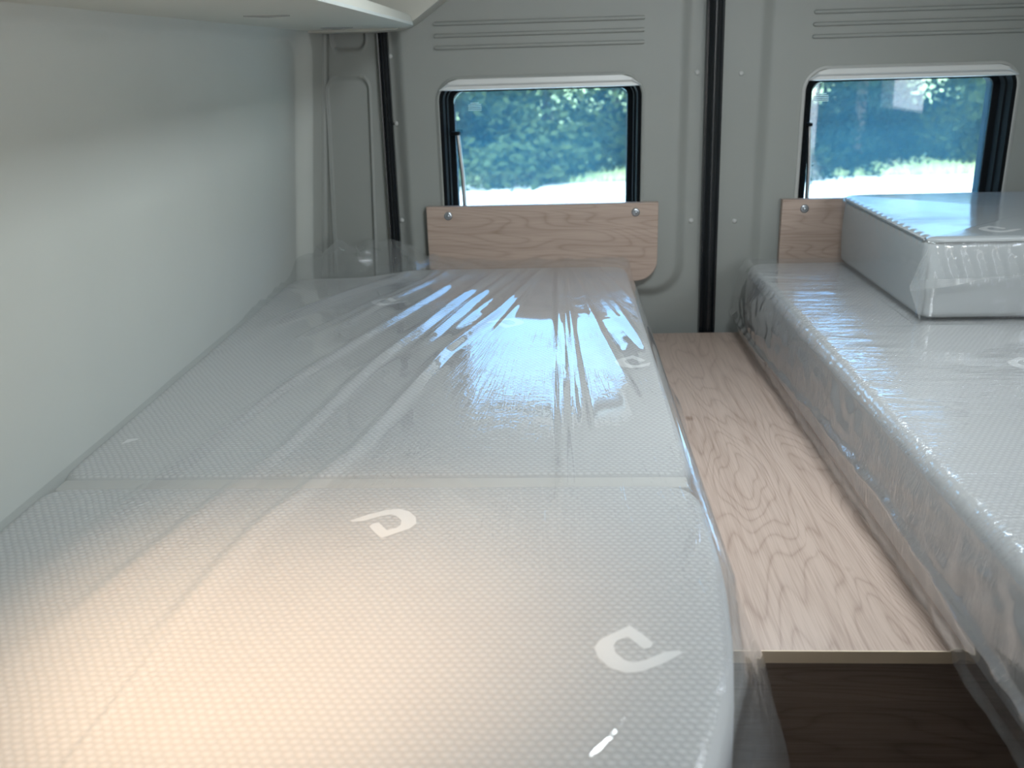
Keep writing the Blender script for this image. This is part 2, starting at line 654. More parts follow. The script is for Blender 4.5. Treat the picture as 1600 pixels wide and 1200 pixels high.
WZ0, WZ1 = 1.45 - .47, 1.45 - .046
WIN1 = (-.274, .195, WZ0, WZ1)
WIN2 = (.560, 1.029, WZ0, WZ1)
rear_door(1, -.386, .352, -.366, .292, WIN1,
          [(-.382, 1.45 + .008), (-.378, 1.45 - .141), (-.380, 1.45 - .368), (.319, 1.45 - .046), (.317, 1.45 - .383)], (-.276, .198))
rear_door(2, .376, XR, .470, 1.24, WIN2, [(.418, 1.45 - .051), (.420, 1.45 - .386)], (.568, 1.05))


def window(n, win):
    x0, x1, z0, z1 = win
    yf = YR - .014
    # outer grey lip + black rubber jamb
    w = empty('window_%d' % n)
    tag(w, ['tinted pane in black rubber in the left rear door', 'tinted pane in black rubber in the right rear door'][n - 1], kind='structure')

    def L(ins, y, r): return [(x, y, z) for x, z in rrect(x0 + ins, x1 - ins, z0 + ins, z1 - ins, max(.005, r - ins), 10)]
    R0 = .048
    loops_mesh('window_trim', [L(-.007, yf + .004, R0), L(-.006, yf - .002, R0), L(-.001, yf - .004, R0), L(.003, yf - .001, R0), L(.003, yf + .012, R0)],
               M_trimgrey if n == 2 else M_lining, w)  # lighter grey on the right window stands for its lit panel return
    loops_mesh('window_frame', [L(.0015, yf - .0015, R0), L(.004, yf - .004, R0), L(.010, yf - .001, R0), L(.013, yf + .02, R0), L(.017, yf + .022, R0),
                                L(.018, yf + .045, R0), L(.028, yf + .050, R0), L(.030, yf + .052, R0), L(.030, yf + .09, R0), L(-.006, yf + .09, R0), L(-.006, yf + .01, R0)], M_frame, w)
    # pane: rounded acrylic sheet hung outside the frame
    yp = yf + .056
    pin = .0275
    P = [rrect(x0 + pin + e, x1 - pin - e + (.006 if n == 1 else .008), z0 + .02 + e, z1 - .026 - e, .036, 12) for e in (0, .001)]
    loops_mesh('pane', [[(x, yp, z) for x, z in P[0]], [(x, yp + .004, z) for x, z in P[0]]], M_glass, w, (True, True), autos=30)
    tube('pane_rim', [(x, yp - .001, z) for x, z in P[0]], .0022, M_rim, w, 6, True)  # pale cyan tube stands in for light glowing in the acrylic edge
    # roller blind cassette along the top
    prof = [(.000, -.004), (.0015, -.010), (.012, -.0125), (.0150, -.0105), (.0165, -.006), (.0245, -.007), (.026, -.001), (.026, .02), (.0, .02)]
    V, F = [], []
    N_ = 22
    xs = lin(x0 + .004, x1 - .004, N_)
    for i, x in enumerate(xs):
        e = min(x - xs[0], xs[-1] - x)
        drop = .024 * (1 - min(1, e / .042)) ** 1.6
        for dz, dy in prof:
            zz = z1 + .001 - max(dz, drop)
            V.append((x, yf + dy, zz))
    m = len(prof)
    for i in range(N_ - 1):
        for k in range(m):
            F.append((i * m + k, i * m + (k + 1) % m, (i + 1) * m + (k + 1) % m, (i + 1) * m + k))
    F.append(tuple(range(m)))
    F.append(tuple((N_ - 1) * m + k for k in range(m))[::-1])
    pyd('blind_cassette', V, F, M_blind, w, True, 25)
    # stay arm at the left jamb
    ax = x0 + .036 if n == 1 else x0 + .020
    ytop = 2.255
    b = box('stay_bracket', ax - .014, ax + .008, ytop - .010, ytop + .012, 1.45 - .172, 1.45 - .164, M_frame, w, .002)
    tube('stay_arm', [(ax + .003, ytop, 1.45 - .172), (ax + .010, ytop + .004, 1.45 - .27), (ax + .014, ytop + .010, 1.45 - .44)], .0050, M_steel, w, 12)
    # small printed approval mark on the pane
    mx, mz = (x0 + .079, 1.45 - .112) if n == 1 else (x0 + .054, 1.45 - .112)
    V, F = [], []
    for k, (wd_, dz) in enumerate(((.010, .010), (.015, .006), (.016, .002), (.016, -.002), (.016, -.006))):
        V += [(mx - wd_, yp - .0012, mz + dz - .0008), (mx + wd_, yp - .0012, mz + dz - .0008),
              (mx + wd_, yp - .0012, mz + dz + .0008), (mx - wd_, yp - .0012, mz + dz + .0008)]
        F.append(tuple(range(4 * k, 4 * k + 4)))
    pm = pyd('approval_print', V, F, M_rim, w, False)
    return w


window(1, WIN1)
window(2, WIN2)

# ------------------------------------------------------------------ overhead shelf along the left wall
ZS = 1.45 + .0646
sh = empty('overhead_shelf', (0, 0, 0))
tag(sh, 'cream open shelf with a raised lip along the top of the left wall', 'shelf')


def lipx(y): return -.262 - .0245 * (y - .9) if y < 2.0 else -.289 - .16 * (y - 2.0)


ysS = lin(-1.2, .9, 6) + lin(1.0, 2.16, 14)
sec = lambda y: [(-.585, ZS), (lipx(y) - .006, ZS), (lipx(y) - .001, ZS + .001), (lipx(y) + .001, ZS + .005),
                 (lipx(y) - .003, ZS + .019), (lipx(y) - .006, ZS + .021), (lipx(y) - .010, ZS + .020), (lipx(y) - .012, ZS + .010), (-.585, ZS + .010)]
V, F = [], []
for y in ysS: V += [(x, y, z) for x, z in sec(y)]
m = 9
for j in range(len(ysS) - 1):
    for i in range(m):
        F.append((j * m + i, j * m + (i + 1) % m, (j + 1) * m + (i + 1) % m, (j + 1) * m + i))
F += [tuple(range(m)), tuple((len(ysS) - 1) * m + i for i in range(m))]
pyd('shelf_board', V, F, M_shelf, sh, True, 30)
box('shelf_back', -.578, -.572, -1.2, 2.16, ZS + .012, ZC, M_shelf, sh)
box('divider', -.57, -.345, 1.62, 1.628, ZS + .010, ZS + .30, M_shelf, sh, .001)
# moulded end piece sweeping up to the ceiling
prof = [(-.585, ZS - .004), (-.40, ZS - .006), (-.345, ZS - .003), (-.318, ZS + .006), (-.298, ZS + .018), (-.26, ZS + .044),
        (-.226, ZS + .068), (-.18, ZS + .10), (-.13, ZS + .145), (-.09, ZS + .21), (-.07, ZC), (-.585, ZC)]
loops_mesh('shelf_end', [[(x, y, z) for x, z in prof] for y in (2.120, 2.228)], M_shelf, sh, (True, True), autos=30)
# slim recessed grips in the underside
for (cx, cy) in ((-.411, 1.41), (-.44, 1.985)):
    tube('grip', [(cx - .03 + .004 * 0, cy - .02, ZS + .0005), (cx, cy - .004, ZS - .001), (cx + .03, cy + .004, ZS + .0005)], .0022, M_lining, sh, 6)
# reading lamp whose light falls on the mattress
rl = empty('reading_lamp', (0, 0, 0))
tag(rl, 'round chrome reading light let into the shelf underside above the left bed', 'lamp')
loops_mesh('lamp_body', [[(-.36 + r * math.cos(t), .50 + r * math.sin(t), z) for t in [2 * math.pi * k / 24 for k in range(24)]]
                         for r, z in ((.040, ZS), (.040, ZS - .006), (.034, ZS - .009), (.028, ZS - .009), (.026, ZS - .004))], M_steel, rl, (False, True))

# ------------------------------------------------------------------ bed platform: table board, front panel, side boxes
tb = empty('bed_platform', (0, 0, 0))
tag(tb, 'oak laminate middle board with a front panel darkened as in shade between the two beds', 'bed base')
box('top_board', .10, .62, .9125, 2.20, ZT - .015, ZT, M_wood_y, tb, .0008)
box('edge_band', .10, .62, .9105, .9125, ZT - .0155, ZT + .0004, M_edge, tb)
box('front_panel', .10, .62, .925, .941, .0, ZT - .0155, M_wood_shaded, tb)
for nm, a, b, lab in (('bed_box', -.60, .10, 'oak bed base box under the left mattress'), ('bed_box', .62, 1.295, 'oak bed base box under the right mattress')):
    e = empty(nm)
    tag(e, lab, 'bed base')
    box('side_panel', a if b > 1 else b - .016, (a + .016) if b > 1 else b, -.5, 2.2 if True else 0, .0, ZT - .016, M_wood_shaded, e)
    box('top_board', a, b, -.5, 2.20, ZT - .015, ZT, M_wood_y, e, .0008)
    box('end_panel', a + (0 if b > 1 else 0), b, -.5, -.484, 0, ZT - .016, M_wood_shaded, e)


# ------------------------------------------------------------------ headboards
def headboard(x0, x1, z0, z1, r, screws, lab):
    h = empty('headboard', (0, 0, 0))
    tag(h, lab, 'headboard', None)
    n = 8
    P = [(x0, z1), (x0, z0 + r)] + [(x0 + r - r * math.cos(t), z0 + r - r * math.sin(t)) for t in [math.pi / 2 * k / n for k in range(1, n + 1)]]
    P += [(x1 - r + r * math.sin(t), z0 + r - r * math.cos(t)) for t in [math.pi / 2 * k / n for k in range(0, n + 1)]] + [(x1, z1)]
    P = P[::-1]
    cx = sum(p[0] for p in P) / len(P)
    cz = sum(p[1] for p in P) / len(P)

    def ins(e): return [(x + (e if x < cx else -e), z + (e if z < cz else -e)) for x, z in P]
    L = []
    for e, y in ((0, 2.2235), (0, 2.2085), (.0008, 2.2075)):
        L.append([(x, y, z) for x, z in ins(e)])
    loops_mesh('board', L, M_wood_x, h, (True, True), autos=30)
    for sx, sz in screws:
        hh = [[(sx + rr * math.cos(t), 2.2075 - d, sz + rr * math.sin(t)) for t in [2 * math.pi * k / 20 for k in range(20)]]
              for rr, d in ((.0098, -.0005), (.0098, .0012), (.0082, .0030), (.0062, .0034), (.0058, .0026), (.0050, .0026), (.0040, .0046), (.0016, .0056))]
        loops_mesh('screw', hh, M_screw, h, (False, True), autos=60)


ZH = 1.45 - .3325
headboard(-.314, .235, 1.45 - .520, ZH, .05, [(-.262, ZH - .022), (.182, ZH - .022)], 'oak headboard with two dome screws under the left rear window')
headboard(.522, 1.07, 1.45 - .520, ZH, .05, [(.574, ZH - .022), (1.018, ZH - .022)], 'oak headboard partly hidden by the wrapped cushion under the right rear window')


# ------------------------------------------------------------------ mattresses
def smooth_outline(P, r, n=6):
    out = []
    N_ = len(P)
    for i in range(N_):
        p, a, b = Vector(P[i]), Vector(P[i - 1]), Vector(P[(i + 1) % N_])
        rr = r[i] if isinstance(r, (list, tuple)) else r
        u, v = (a - p).normalized(), (b - p).normalized()
        A, B = p + u * rr, p + v * rr
        for k in range(n + 1):
            t = k / n
            out.append(tuple(A * (1 - t) ** 2 + p * 2 * t * (1 - t) + B * t * t))
    return out


def densify(P, step=.02):
    out = []
    for i in range(len(P)):
        a, b = Vector(P[i]), Vector(P[(i + 1) % len(P)])
        L = (b - a).length
        if L < 1e-5: continue
        n = max(1, int(L / step))
        for k in range(n): out.append(tuple(a.lerp(b, k / n)))
    return out


def slab(name, P, z0, z1, r, mat, parent, rbot=None, wob=.0):
    """padded slab: rounded rim, flat top. P counter-clockwise"""
    P = densify(P)
    n = len(P)
    nor = []
    for i in range(n):
        a, b = Vector(P[i - 1]), Vector(P[(i + 1) % n])
        d = (b - a).normalized()
        nor.append(Vector((-d.y, d.x)))   # inward for CCW
    loops = []
    rb = r if rbot is None else rbot
    K = 6

    def loop(ins, z): return [(P[i][0] + nor[i].x * ins + wob * noise.noise((P[i][0] * 9, P[i][1] * 9, z * 8)),
                               P[i][1] + nor[i].y * ins, z) for i in range(n)]
    loops.append(loop(rb + .002, z0))
    for k in range(K + 1):
        t = math.pi / 2 * k / K
        loops.append(loop(rb * (1 - math.sin(t)), z0 + rb * (1 - math.cos(t))))
    for k in range(1, 4):
        loops.append(loop(-.003 * math.sin(math.pi * k / 4), z0 + rb + (z1 - r - z0 - rb) * k / 4))
    for k in range(K + 1):
        t = math.pi / 2 * k / K
        loops.append(loop(r * (1 - math.cos(t)), z1 - r + r * math.sin(t)))
    loops.append(loop(r + .003, z1))
    return loops_mesh(name, loops, mat, parent, ('fan', 'fan'), autos=80)


OUT = [(0.0386, -0.0056), (0.0186, -0.0214), (0.0019, -0.0308), (-0.0111, -0.0333), (-0.0234, -0.027), (-0.033, -0.0131), (-0.0357, 0.0015),
       (-0.0304, 0.0129), (-0.0162, 0.0244), (-0.0032, 0.0342), (0.0064, 0.0219), (0.015, 0.008), (0.0122, 0.0017), (0.006, -0.0008)]
INN = [(-0.0006, 0.0092), (-0.006, 0.0169), (-0.0154, 0.0117), (-0.0192, 0.0041), (-0.0179, -0.0057), (-0.0112, -0.0154), (-0.0043, -0.0191),
       (0.0063, -0.0153), (0.0235, -0.0042), (0.0354, -0.0019)]


def emblem(x, y, z, flip, parent, s=1.0):
    """woven open-loop emblem, one flat printed shape"""
    P = OUT + INN
    a = math.pi if flip else 0
    ca, sa = math.cos(a) * s, math.sin(a) * s
    # strip between the outer and inner outline: triangulate as a polygon
    from mathutils.geometry import tessellate_polygon
    V = [Vector((x + px * ca - py * sa, y + px * sa + py * ca, z + .0004)) for px, py in P]
    T = tessellate_polygon([V])
    return pyd('emblem', V, T, M_emblem, parent, False)


# left mattress, folded in two sections
ml = empty('mattress', (-.2, 1.2, ZT))
tag(ml, 'light grey knitted mattress in two sections under loose clear film, on the left bed', 'mattress', 'mattresses on the two beds')
XL = -.627
Prear = smooth_outline([(XL, 1.012), (.160, 1.012), (.160, 2.19), (-.36, 2.19), (-.45, 2.12), (XL, 2.11)], [.04, .05, .05, .04, .04, .06])
Pfront = smooth_outline([(XL, -.40), (-.05, -.40), (.03, .30), (.142, .64), (.160, .80), (.160, .998), (XL, .998)], [.05, .1, .12, .07, .07, .05, .04])
a1 = slab('mattress_section', Prear, ZT + .001, ZM - .006, .016, M_knit, ml)
a2 = slab('mattress_section', Pfront, ZT + .001, ZM - .006, .016, M_knit, ml)
a3 = box('hinge_strip', XL + .012,   .150, .990, 1.020, ZM - .030, ZM - .0085, M_hinge, ml, .004)
ems = [emblem(x, y, ZM - .006, f, ml) for x, y, f in ((.062, .671, 0), (-.194, .898, 1), (.125, 1.451, 0), (-.357, 1.876, 0), (-.103, 1.697, 1), (-.612, 1.145, 0))]
for v in ems[2].data.vertices: v.co.x = min(v.co.x, .147)
for v in ems[-1].data.vertices: v.co.x = max(v.co.x, -.590)   # the rest of this one runs over the rim
reloc(ml.location, a1, a2, a3, *ems)

# right mattress
mr = empty('mattress', (.9, 1.2, ZT))
tag(mr, 'light grey knitted mattress in clear film on the right bed, carrying a second wrapped cushion', 'mattress', 'mattresses on the two beds')
Pr = smooth_outline([(.452, -.40), (1.29, -.40), (1.29, 2.19), (.440, 2.19)], [.04, .04, .04, .05])
b1 = slab('mattress_section', Pr, ZT + .001, ZM - .004, .022, M_knit, mr)
b2 = emblem(.735, 1.411, ZM - .004, 0, mr)
b3 = box('hinge_strip', .48, 1.27, 1.630, 1.6315, ZM - .012, ZM - .0032, M_side, mr)
reloc(mr.location, b1, b2, b3)

# wrapped cushion lying on the right mattress
cu = empty('cushion', (.97, 1.94, ZM))
tag(cu, 'thick rectangular foam cushion in tight shiny film, lying on the right mattress', 'cushion')
ZK = 1.45 - .322
Pc = smooth_outline([(.648, 1.648), (1.285, 1.648), (1.285, 2.19), (.648, 2.19)], [.03, .03, .03, .06])
c1 = slab('cushion_body', Pc, ZM + .004, ZK, .016, M_side, cu, .012)
c2 = tube('piping', [(x, y, ZK - .004) for x, y in densify(Pc, .03)], .0032, M_side, cu, 6, True)
c3 = emblem(.802, 1.728, ZK, 0, cu)
reloc(cu.location, c1, c2, c3)

# ------------------------------------------------------------------ film over the left mattress
PIN = Vector((0.0, 2.215))
# crease lines (x, y) poly lines, amplitude, half width at start / end
FOLDS = [
    ([(-.004, 2.20), (.000, 1.50), (.004, 1.00), (-.004, .80)], .0055, .007, .013),
    ([(.012, 2.20), (.024, 1.50), (.036, 1.02)], .0055, .006, .011),
    ([(.022, 2.21), (.070, 1.62), (.118, 1.16)], .0055, .008, .014),
    ([(.060, 2.19), (.118, 1.74), (.150, 1.45)], .0035, .006, .010),
    ([(-.020, 2.20), (-.120, 1.75), (-.195, 1.50), (-.262, 1.09), (-.327, .87), (-.37, .52)], .0072, .008, .017),
    ([(-.020, 2.20), (-.085, 1.80), (-.130, 1.55)], .0020, .006, .008),
    ([(-.075, 2.20), (-.18, 1.83), (-.250, 1.50)], .0066, .009, .015),
    ([(-.12, 2.20), (-.245, 1.70), (-.310, 1.42), (-.356, 1.09), (-.415, .83), (-.475, .60)], .0080, .009, .018),
    ([(-.17, 2.20), (-.33, 1.66), (-.424, 1.34), (-.480, 1.00), (-.530, .70)], .0078, .010, .018),
    ([(-.21, 2.20), (-.36, 1.83), (-.43, 1.60)], .0070, .010, .017),
    ([(-.28, 2.20), (-.45, 1.90), (-.585, 1.62)], .0090, .014, .026),
    ([(-.32, 2.19), (-.50, 1.80), (-.60, 1.50)], .0045, .012, .022),
    ([(-.05, 2.20), (-.15, 1.82), (-.205, 1.60)], .0022, .006, .009),
    ([(-.10, 2.20), (-.215, 1.80), (-.275, 1.52)], .0030, .007, .010),
    ([(-.24, 2.20), (-.40, 1.80), (-.50, 1.50)], .0035, .008, .012),
    ([(.035, 2.20), (.085, 1.85), (.125, 1.60)], .0020, .006, .009),
    ([(.075, 2.19), (.125, 1.95), (.150, 1.78)], .0030, .007, .010),
    ([(-.343, .68), (-.349, .60), (-.357, .50)], .0035, .003, .005),
    ([(.055, .60), (.035, .56), (.01, .53)], .0008, .002, .003),
    ([(-.02, .64), (-.03, .60), (-.045, .575)], .0006, .002, .003),
    ([(.004, 2.20), (.008, 1.60), (.012, 1.20)], .0018, .004, .006),
]


def seg_d(px, py, a, b):
    vx, vy = b[0] - a[0], b[1] - a[1]
    L2 = vx * vx + vy * vy
    t = ((px - a[0]) * vx + (py - a[1]) * vy) / L2
    tc = min(1, max(0, t))
    dx, dy = px - a[0] - vx * tc, py - a[1] - vy * tc
    return math.hypot(dx, dy), tc, math.sqrt(L2)


FD = []
for pts, amp, w0, w1 in FOLDS:
    lens = [math.dist(pts[i], pts[i + 1]) for i in range(len(pts) - 1)]
    FD.append((pts, amp, w0, w1, lens, sum(lens), min(p[0] for p in pts) - .08, max(p[0] for p in pts) + .08, min(p[1] for p in pts) - .08))


def folds_h(x, y):
    h = 0
    for pts, amp, w0, w1, lens, tot, xa, xb, ya in FD:
        if x < xa or x > xb or y < ya: continue
        best, s_at, acc = 9, 0, 0
        for i in range(len(lens)):
            d, t, L = seg_d(x, y, pts[i], pts[i + 1])
            if d < best: best, s_at = d, (acc + t * L) / tot
            acc += L
        w = w0 + (w1 - w0) * s_at
        if best > 3 * w: continue
        env = ss(0, .06, s_at) * (1 - ss(.82, 1, s_at)) if s_at < 1 else 0
        q_ = best / w
        h = max(h, 0) + amp * env * (math.exp(-q_ * q_ * 1.2) * .6 + max(0, 1 - q_) * .4)
    return h


def film_top(x, y):
    z = ZM + .001
    z += folds_h(x, y)
    # slight drape waves, growing towards the wall side and front
    calm = .35 + .65 * ss(.10, .35, abs(x + .02) + max(0, 1.0 - y) * .5)
    z += .0016 * calm * noise.noise((x * 7, y * 4, 1.3)) + .0006 * calm * noise.noise((x * 25, y * 9, 4.1))
    z += .0007 * ss(1.1, 1.5, y) * ss(2.1, 1.8, y) * max(0, noise.noise((x * 30, y * 22, 7.7)) - .12) * ss(.04, .12, abs(x + .06))
    # fan of radial pleats at the pinch
    r = math.hypot(x - PIN.x, y - PIN.y)
    th = math.atan2(x - PIN.x, PIN.y - y)
    z += .0035 * math.exp(-r / .16) * abs(math.sin(th * 8 + .6)) * ss(.0, .04, r)
    z += .016 * math.exp(-((y - 2.195) / .03) ** 2) * max(0, .45 + noise.noise((x * 8, 2.2, 0)) + .5 * noise.noise((x * 27, 5.2, 0)))
    # bunched film pulled up in the rear left corner
    z += .046 * ss(-.16, -.46, x + .06 * noise.noise((x * 8, 1, 1))) * ss(2.04, 2.17, y + .03 * noise.noise((x * 16, 5, 2))) * (1 + .7 * noise.noise((x * 22, y * 18, 3)))
    z += .012 * ss(-.56, -.61, x) * ss(1.25, 1.7, y) * max(0, .3 + noise.noise((x * 12, y * 9, 8)) + .5 * noise.noise((x * 9, y * 30, 8)))
    return z


# u: 0..1 across the top (x -.612 .. .160), then over the right edge and down
TOPX0, TOPX1 = -.621, .150


def edge_x(y):
    """right rim of the mattress"""
    if y > .80: return .160
    if y > .64: return .142 + .018 * (y - .64) / .16
    return .142 - .34 * (.64 - y)


def film_left(u, y):
    ex = edge_x(y)
    if u <= 1:
        x = TOPX0 + (ex - .012 - TOPX0) * u
        z = film_top(x, y)
        if y > 2.185:
            z -= .0
        return (x, y, z)
    s = u - 1                         # metres along the drop
    zt = film_top(ex - .012, y)
    rr = .022
    arc = rr * math.pi / 2
    if s < arc:
        t = s / rr
        return (ex - .012 + rr * math.sin(t), y, zt - rr * (1 - math.cos(t)))
    d = s - arc
    drop = min(d, .150)
    flare = .30 * drop + .012 * noise.noise((y * 6, d * 6, 2)) * ss(0, .06, d) + .006 * noise.noise((y * 20, d * 9, 5)) * ss(0, .05, d)
    return (ex - .012 + rr + flare, y, zt - rr - d)


us = lin(0, 1, 330) + [1 + k * .006 for k in range(1, 32)]
vsy = lin(-.40, .50, 30) + lin(.51, 2.205, 330)


def uv_left(u, y):
    if u > 1: return ((.16 + (u - 1)) * 10, y * 2)
    x = TOPX0 + (edge_x(y) - TOPX0) * u
    th = math.atan2(x - PIN.x, PIN.y + .05 - y)
    r = math.hypot(x - PIN.x, y - PIN.y - .05)
    return (th * 4, r)


fl = grid_sheet('film_sheet', us, vsy, film_left, M_film, None, uv_left)
fl.name = 'plastic_cover'
tag(fl, 'loose clear plastic cover pulled into radiating folds over the left mattress', 'plastic film')

# small stiff crumple of the cover standing up in the rear left corner
rg = random.Random(5)
V = [(-.470, 2.135, 1.005), (-.462, 2.120, 1.030), (-.452, 2.128, 1.012), (-.440, 2.118, 1.026), (-.434, 2.130, 1.006), (-.447, 2.122, .996), (-.474, 2.128, 1.048)]
F = [(0, 1, 2), (1, 3, 2), (2, 3, 4), (2, 4, 5), (0, 2, 5), (0, 6, 1)]
pyd('film_crumple', V, F, M_film_flap, fl, False)

# ------------------------------------------------------------------ film over the right mattress
XE = .444


def side_profile(y):
    """sideways bulge of the hanging film at (depth)"""
    return .014 + .010 * noise.noise((y * 2.3, 7.1, 0)) + .008 * noise.noise((y * 6.5, 1.1, 0)) + .006 * ss(1.9, 2.15, y)


def film_right(u, y):
    xe = .452 - .012 * (y + .4) / 2.59 - .003
    if u <= 1:
        x = 1.285 + (xe + .014 - 1.285) * u
        e = x - xe
        z = ZM + .0015 + .0008 * noise.noise((x * 8, y * 8, 3))
        # short pleats running in from the rim
        k = ss(.24, .0, e) * ss(1.05, 1.45, y) * (1 - ss(2.02, 2.12, y)) + .25 * ss(.12, 0, e)
        z += .0032 * k * abs(noise.noise((y * 30 + e * 5, e * 3.5, 9))) + .0012 * k * noise.noise((y * 75 + x * 10, e * 8, 2))
        if x > .63 and y > 1.62: z = ZM + .0008
        return (x, y, z)
    s = u - 1
    rr = .016
    arc = rr * math.pi / 2
    z0 = ZM + .0015 + .0012 * noise.noise((y * 60, 1, 2))
    if s < arc:
        t = s / rr
        return (xe + .014 - rr * math.sin(t) - .002 * noise.noise((y * 55, 3, 2)), y, z0 - rr * (1 - math.cos(t)))
    d = s - arc
    H = z0 - rr - (ZT + .003)
    # down the side, outward fold two thirds down, tucked back to the board
    t = d / H
    fl_ = side_profile(y)
    b = math.sin(min(1, t) * math.pi * .94) ** .8
    out = fl_ * b * .9 + .004 * abs(noise.noise((y * 5 + t * 2, t * 3.0, 4))) * ss(0, .3, t)
    out += .009 * math.exp(-((t - .62 - .12 * math.sin(y * 4)) / .035) ** 2)
    out += .004 * noise.noise((y * 26, t * 6, 3)) * ss(0, .2, t)
    z = z0 - rr - d
    if z < ZT + .003 and y > .905:
        z = ZT + .003
        out = -.004 - (d - H) * .8
    hem = ZT - .012 - .010 * noise.noise((y * 5, 3, 3))
    if y < .905 and z < hem:
        out -= (hem - z) * .6
        z = hem
    if t < .95:
        k = out - .004
        out = .004 + .5 * (k + math.sqrt(k * k + .003 ** 2))
    return (xe - .002 - max(out, -.012), y, z)


us = lin(0, .72, 60) + lin(.722, 1, 130) + [1 + k * .0045 for k in range(1, 74)]
vsy = lin(-.35, .50, 30) + lin(.506, 2.20, 380)
fr = grid_sheet('plastic_cover', us, vsy, film_right, M_film_r, None,
                lambda u, y: ((y * 6, (1 - u) * .8) if u <= 1 else (y * 6, (u - 1) * 4)))
tag(fr, 'crinkled clear plastic cover hanging off the side of the right mattress onto the oak board', 'plastic film')

# ------------------------------------------------------------------ film bag around the cushion
bag = empty('plastic_bag', (.97, 1.94, ZM))
tag(bag, 'tight clear plastic bag with a sealed corner fin around the thick cushion', 'plastic film')
P = densify(smooth_outline([(.644, 1.643), (1.288, 1.643), (1.288, 2.194), (.644, 2.194)], [.02, .02, .03, .05]), .006)
n = len(P)
prof = []
K = 5
r_ = .016
for k in range(31): prof.append((0, ZM + .006 + (ZK - r_ - ZM - .006) * k / 30))
for k in range(1, K + 1):
    t = math.pi / 2 * k / K
    prof.append((r_ * (1 - math.cos(t)), ZK + .002 - r_ + r_ * math.sin(t)))
prof += [(.018, ZK + .0022)]
V, F = [], []
for j, (ins, z) in enumerate(prof):
    for i in range(n):
        a, b = Vector(P[i - 1]), Vector(P[(i + 1) % n])
        d = (b - a).normalized()
        nr = Vector((-d.y, d.x))
        tt = (z - ZM) / (ZK - ZM)
        x, y = P[i]
        w = 0
        if y < 1.66 and .655 < x < .85 and ins == 0:      # slanting pleats of the front face
            w = -.0050 * 1.3 * max(0, math.sin((x + (tt - .5) * .060) * 2 * math.pi / .026)) ** 3 * math.sin(math.pi * min(1, max(0, (tt - .42) / .5)))
        w += -.0012 * abs(noise.noise((x * 20, y * 20, z * 30)))
        rim = math.exp(-((j - 32) / 1.6) ** 2)
        if x < .66: w -= .0042 * rim * max(0, math.sin(y * 2 * math.pi / .030 + 1)) * (1 - .6 * ss(1.9, 2.1, y))
        V.append((x + nr.x * (ins + w), y + nr.y * (ins + w), z + (.0012 * rim * math.sin(y * 2 * math.pi / .030) if x < .66 else 0)))
m = len(prof)
for j in range(m - 1):
    for i in range(n): F.append((j * n + i, j * n + (i + 1) % n, (j + 1) * n + (i + 1) % n, (j + 1) * n + i))
V.append((.966, 1.918, ZK + .0022))
for i in range(n): F.append(((m - 1) * n + i, (m - 1) * n + (i + 1) % n, len(V) - 1))
o1 = pyd('film_skin', V, F, M_film_c, bag, True, 60)
me = o1.data
L_ = me.uv_layers.new(name='UVMap')
# streaks run left-right on the top
for lp, uvd in zip(me.loops, L_.data):
    c = me.vertices[lp.vertex_index].co
    uvd.uv = (c.y * 40, c.x * .8) if c.z > ZK - .006 else (c.x * 6 + c.y * 6, c.z * 2)
# corner fin: pinched film at the front left corner
zc = lambda t: ZM + (ZK - ZM) * t
tip = (.612, 1.622)
rows = []
for t in lin(0, 1, 14):
    zz = zc(.03 + .92 * t)
    out = 1 - abs(t - .50) / .52 if t < .5 else max(0, 1 - (t - .5) / .46)
    out = max(0, out) ** .85
    row = []
    for s in lin(0, 1, 7):
        x = .650 + (tip[0] - .650) * s * out - .002
        y = 1.648 + (tip[1] - 1.648) * s * out - .004 + .0022 * math.sin(s * 9 + t * 14) * out
        row.append((x, y, zz - .006 * s * out * (1 if t > .5 else -1)))
    rows.append(row)
V = [p for r in rows for p in r]
F = [(j * 7 + i, j * 7 + i + 1, (j + 1) * 7 + i + 1, (j + 1) * 7 + i) for j in range(13) for i in range(6)]
o2 = pyd('corner_fin', V, F, M_film_flap, bag)
# seal strip along the middle of the front face
V, F = [], []
xs = lin(.615, 1.28, 90)
for i, x in enumerate(xs):
    hgt = .013 * (1 - ss(.66, .76, x)) + .003
    y0 = 1.6385 if x > .646 else 1.6385 - (.646 - x) * .5
    zz = zc(.53) + .010 * ss(.62, 1.0, x)
    V += [(x, y0 - .0016 - .0008 * math.sin(x * 140), zz), (x, y0 - .0030 + .0012 * math.sin(x * 95), zz - hgt)]
F = [(2 * i, 2 * i + 1, 2 * i + 3, 2 * i + 2) for i in range(len(xs) - 1)]
o3 = pyd('seal_strip', V, F, M_film_flap, bag)
reloc(bag.location, o1, o2, o3)

# ------------------------------------------------------------------ outside: pavement, verge, trees
GZ = -.65


def ground_mat(name, c1, c2, scale):
    m, nt, out = newmat(name)
    N = NT(nt)
    b = N.n('ShaderNodeBsdfPrincipled')
    tc = N.n('ShaderNodeTexCoord').outputs['Object']
    N.l(N.mixc(N.noise(tc, scale, 4, .6), c1, c2), b.inputs['Base Color'])
    b.inputs['Roughness'].default_value = .9
    N.l(b.outputs[0], out.inputs[0])
    return m


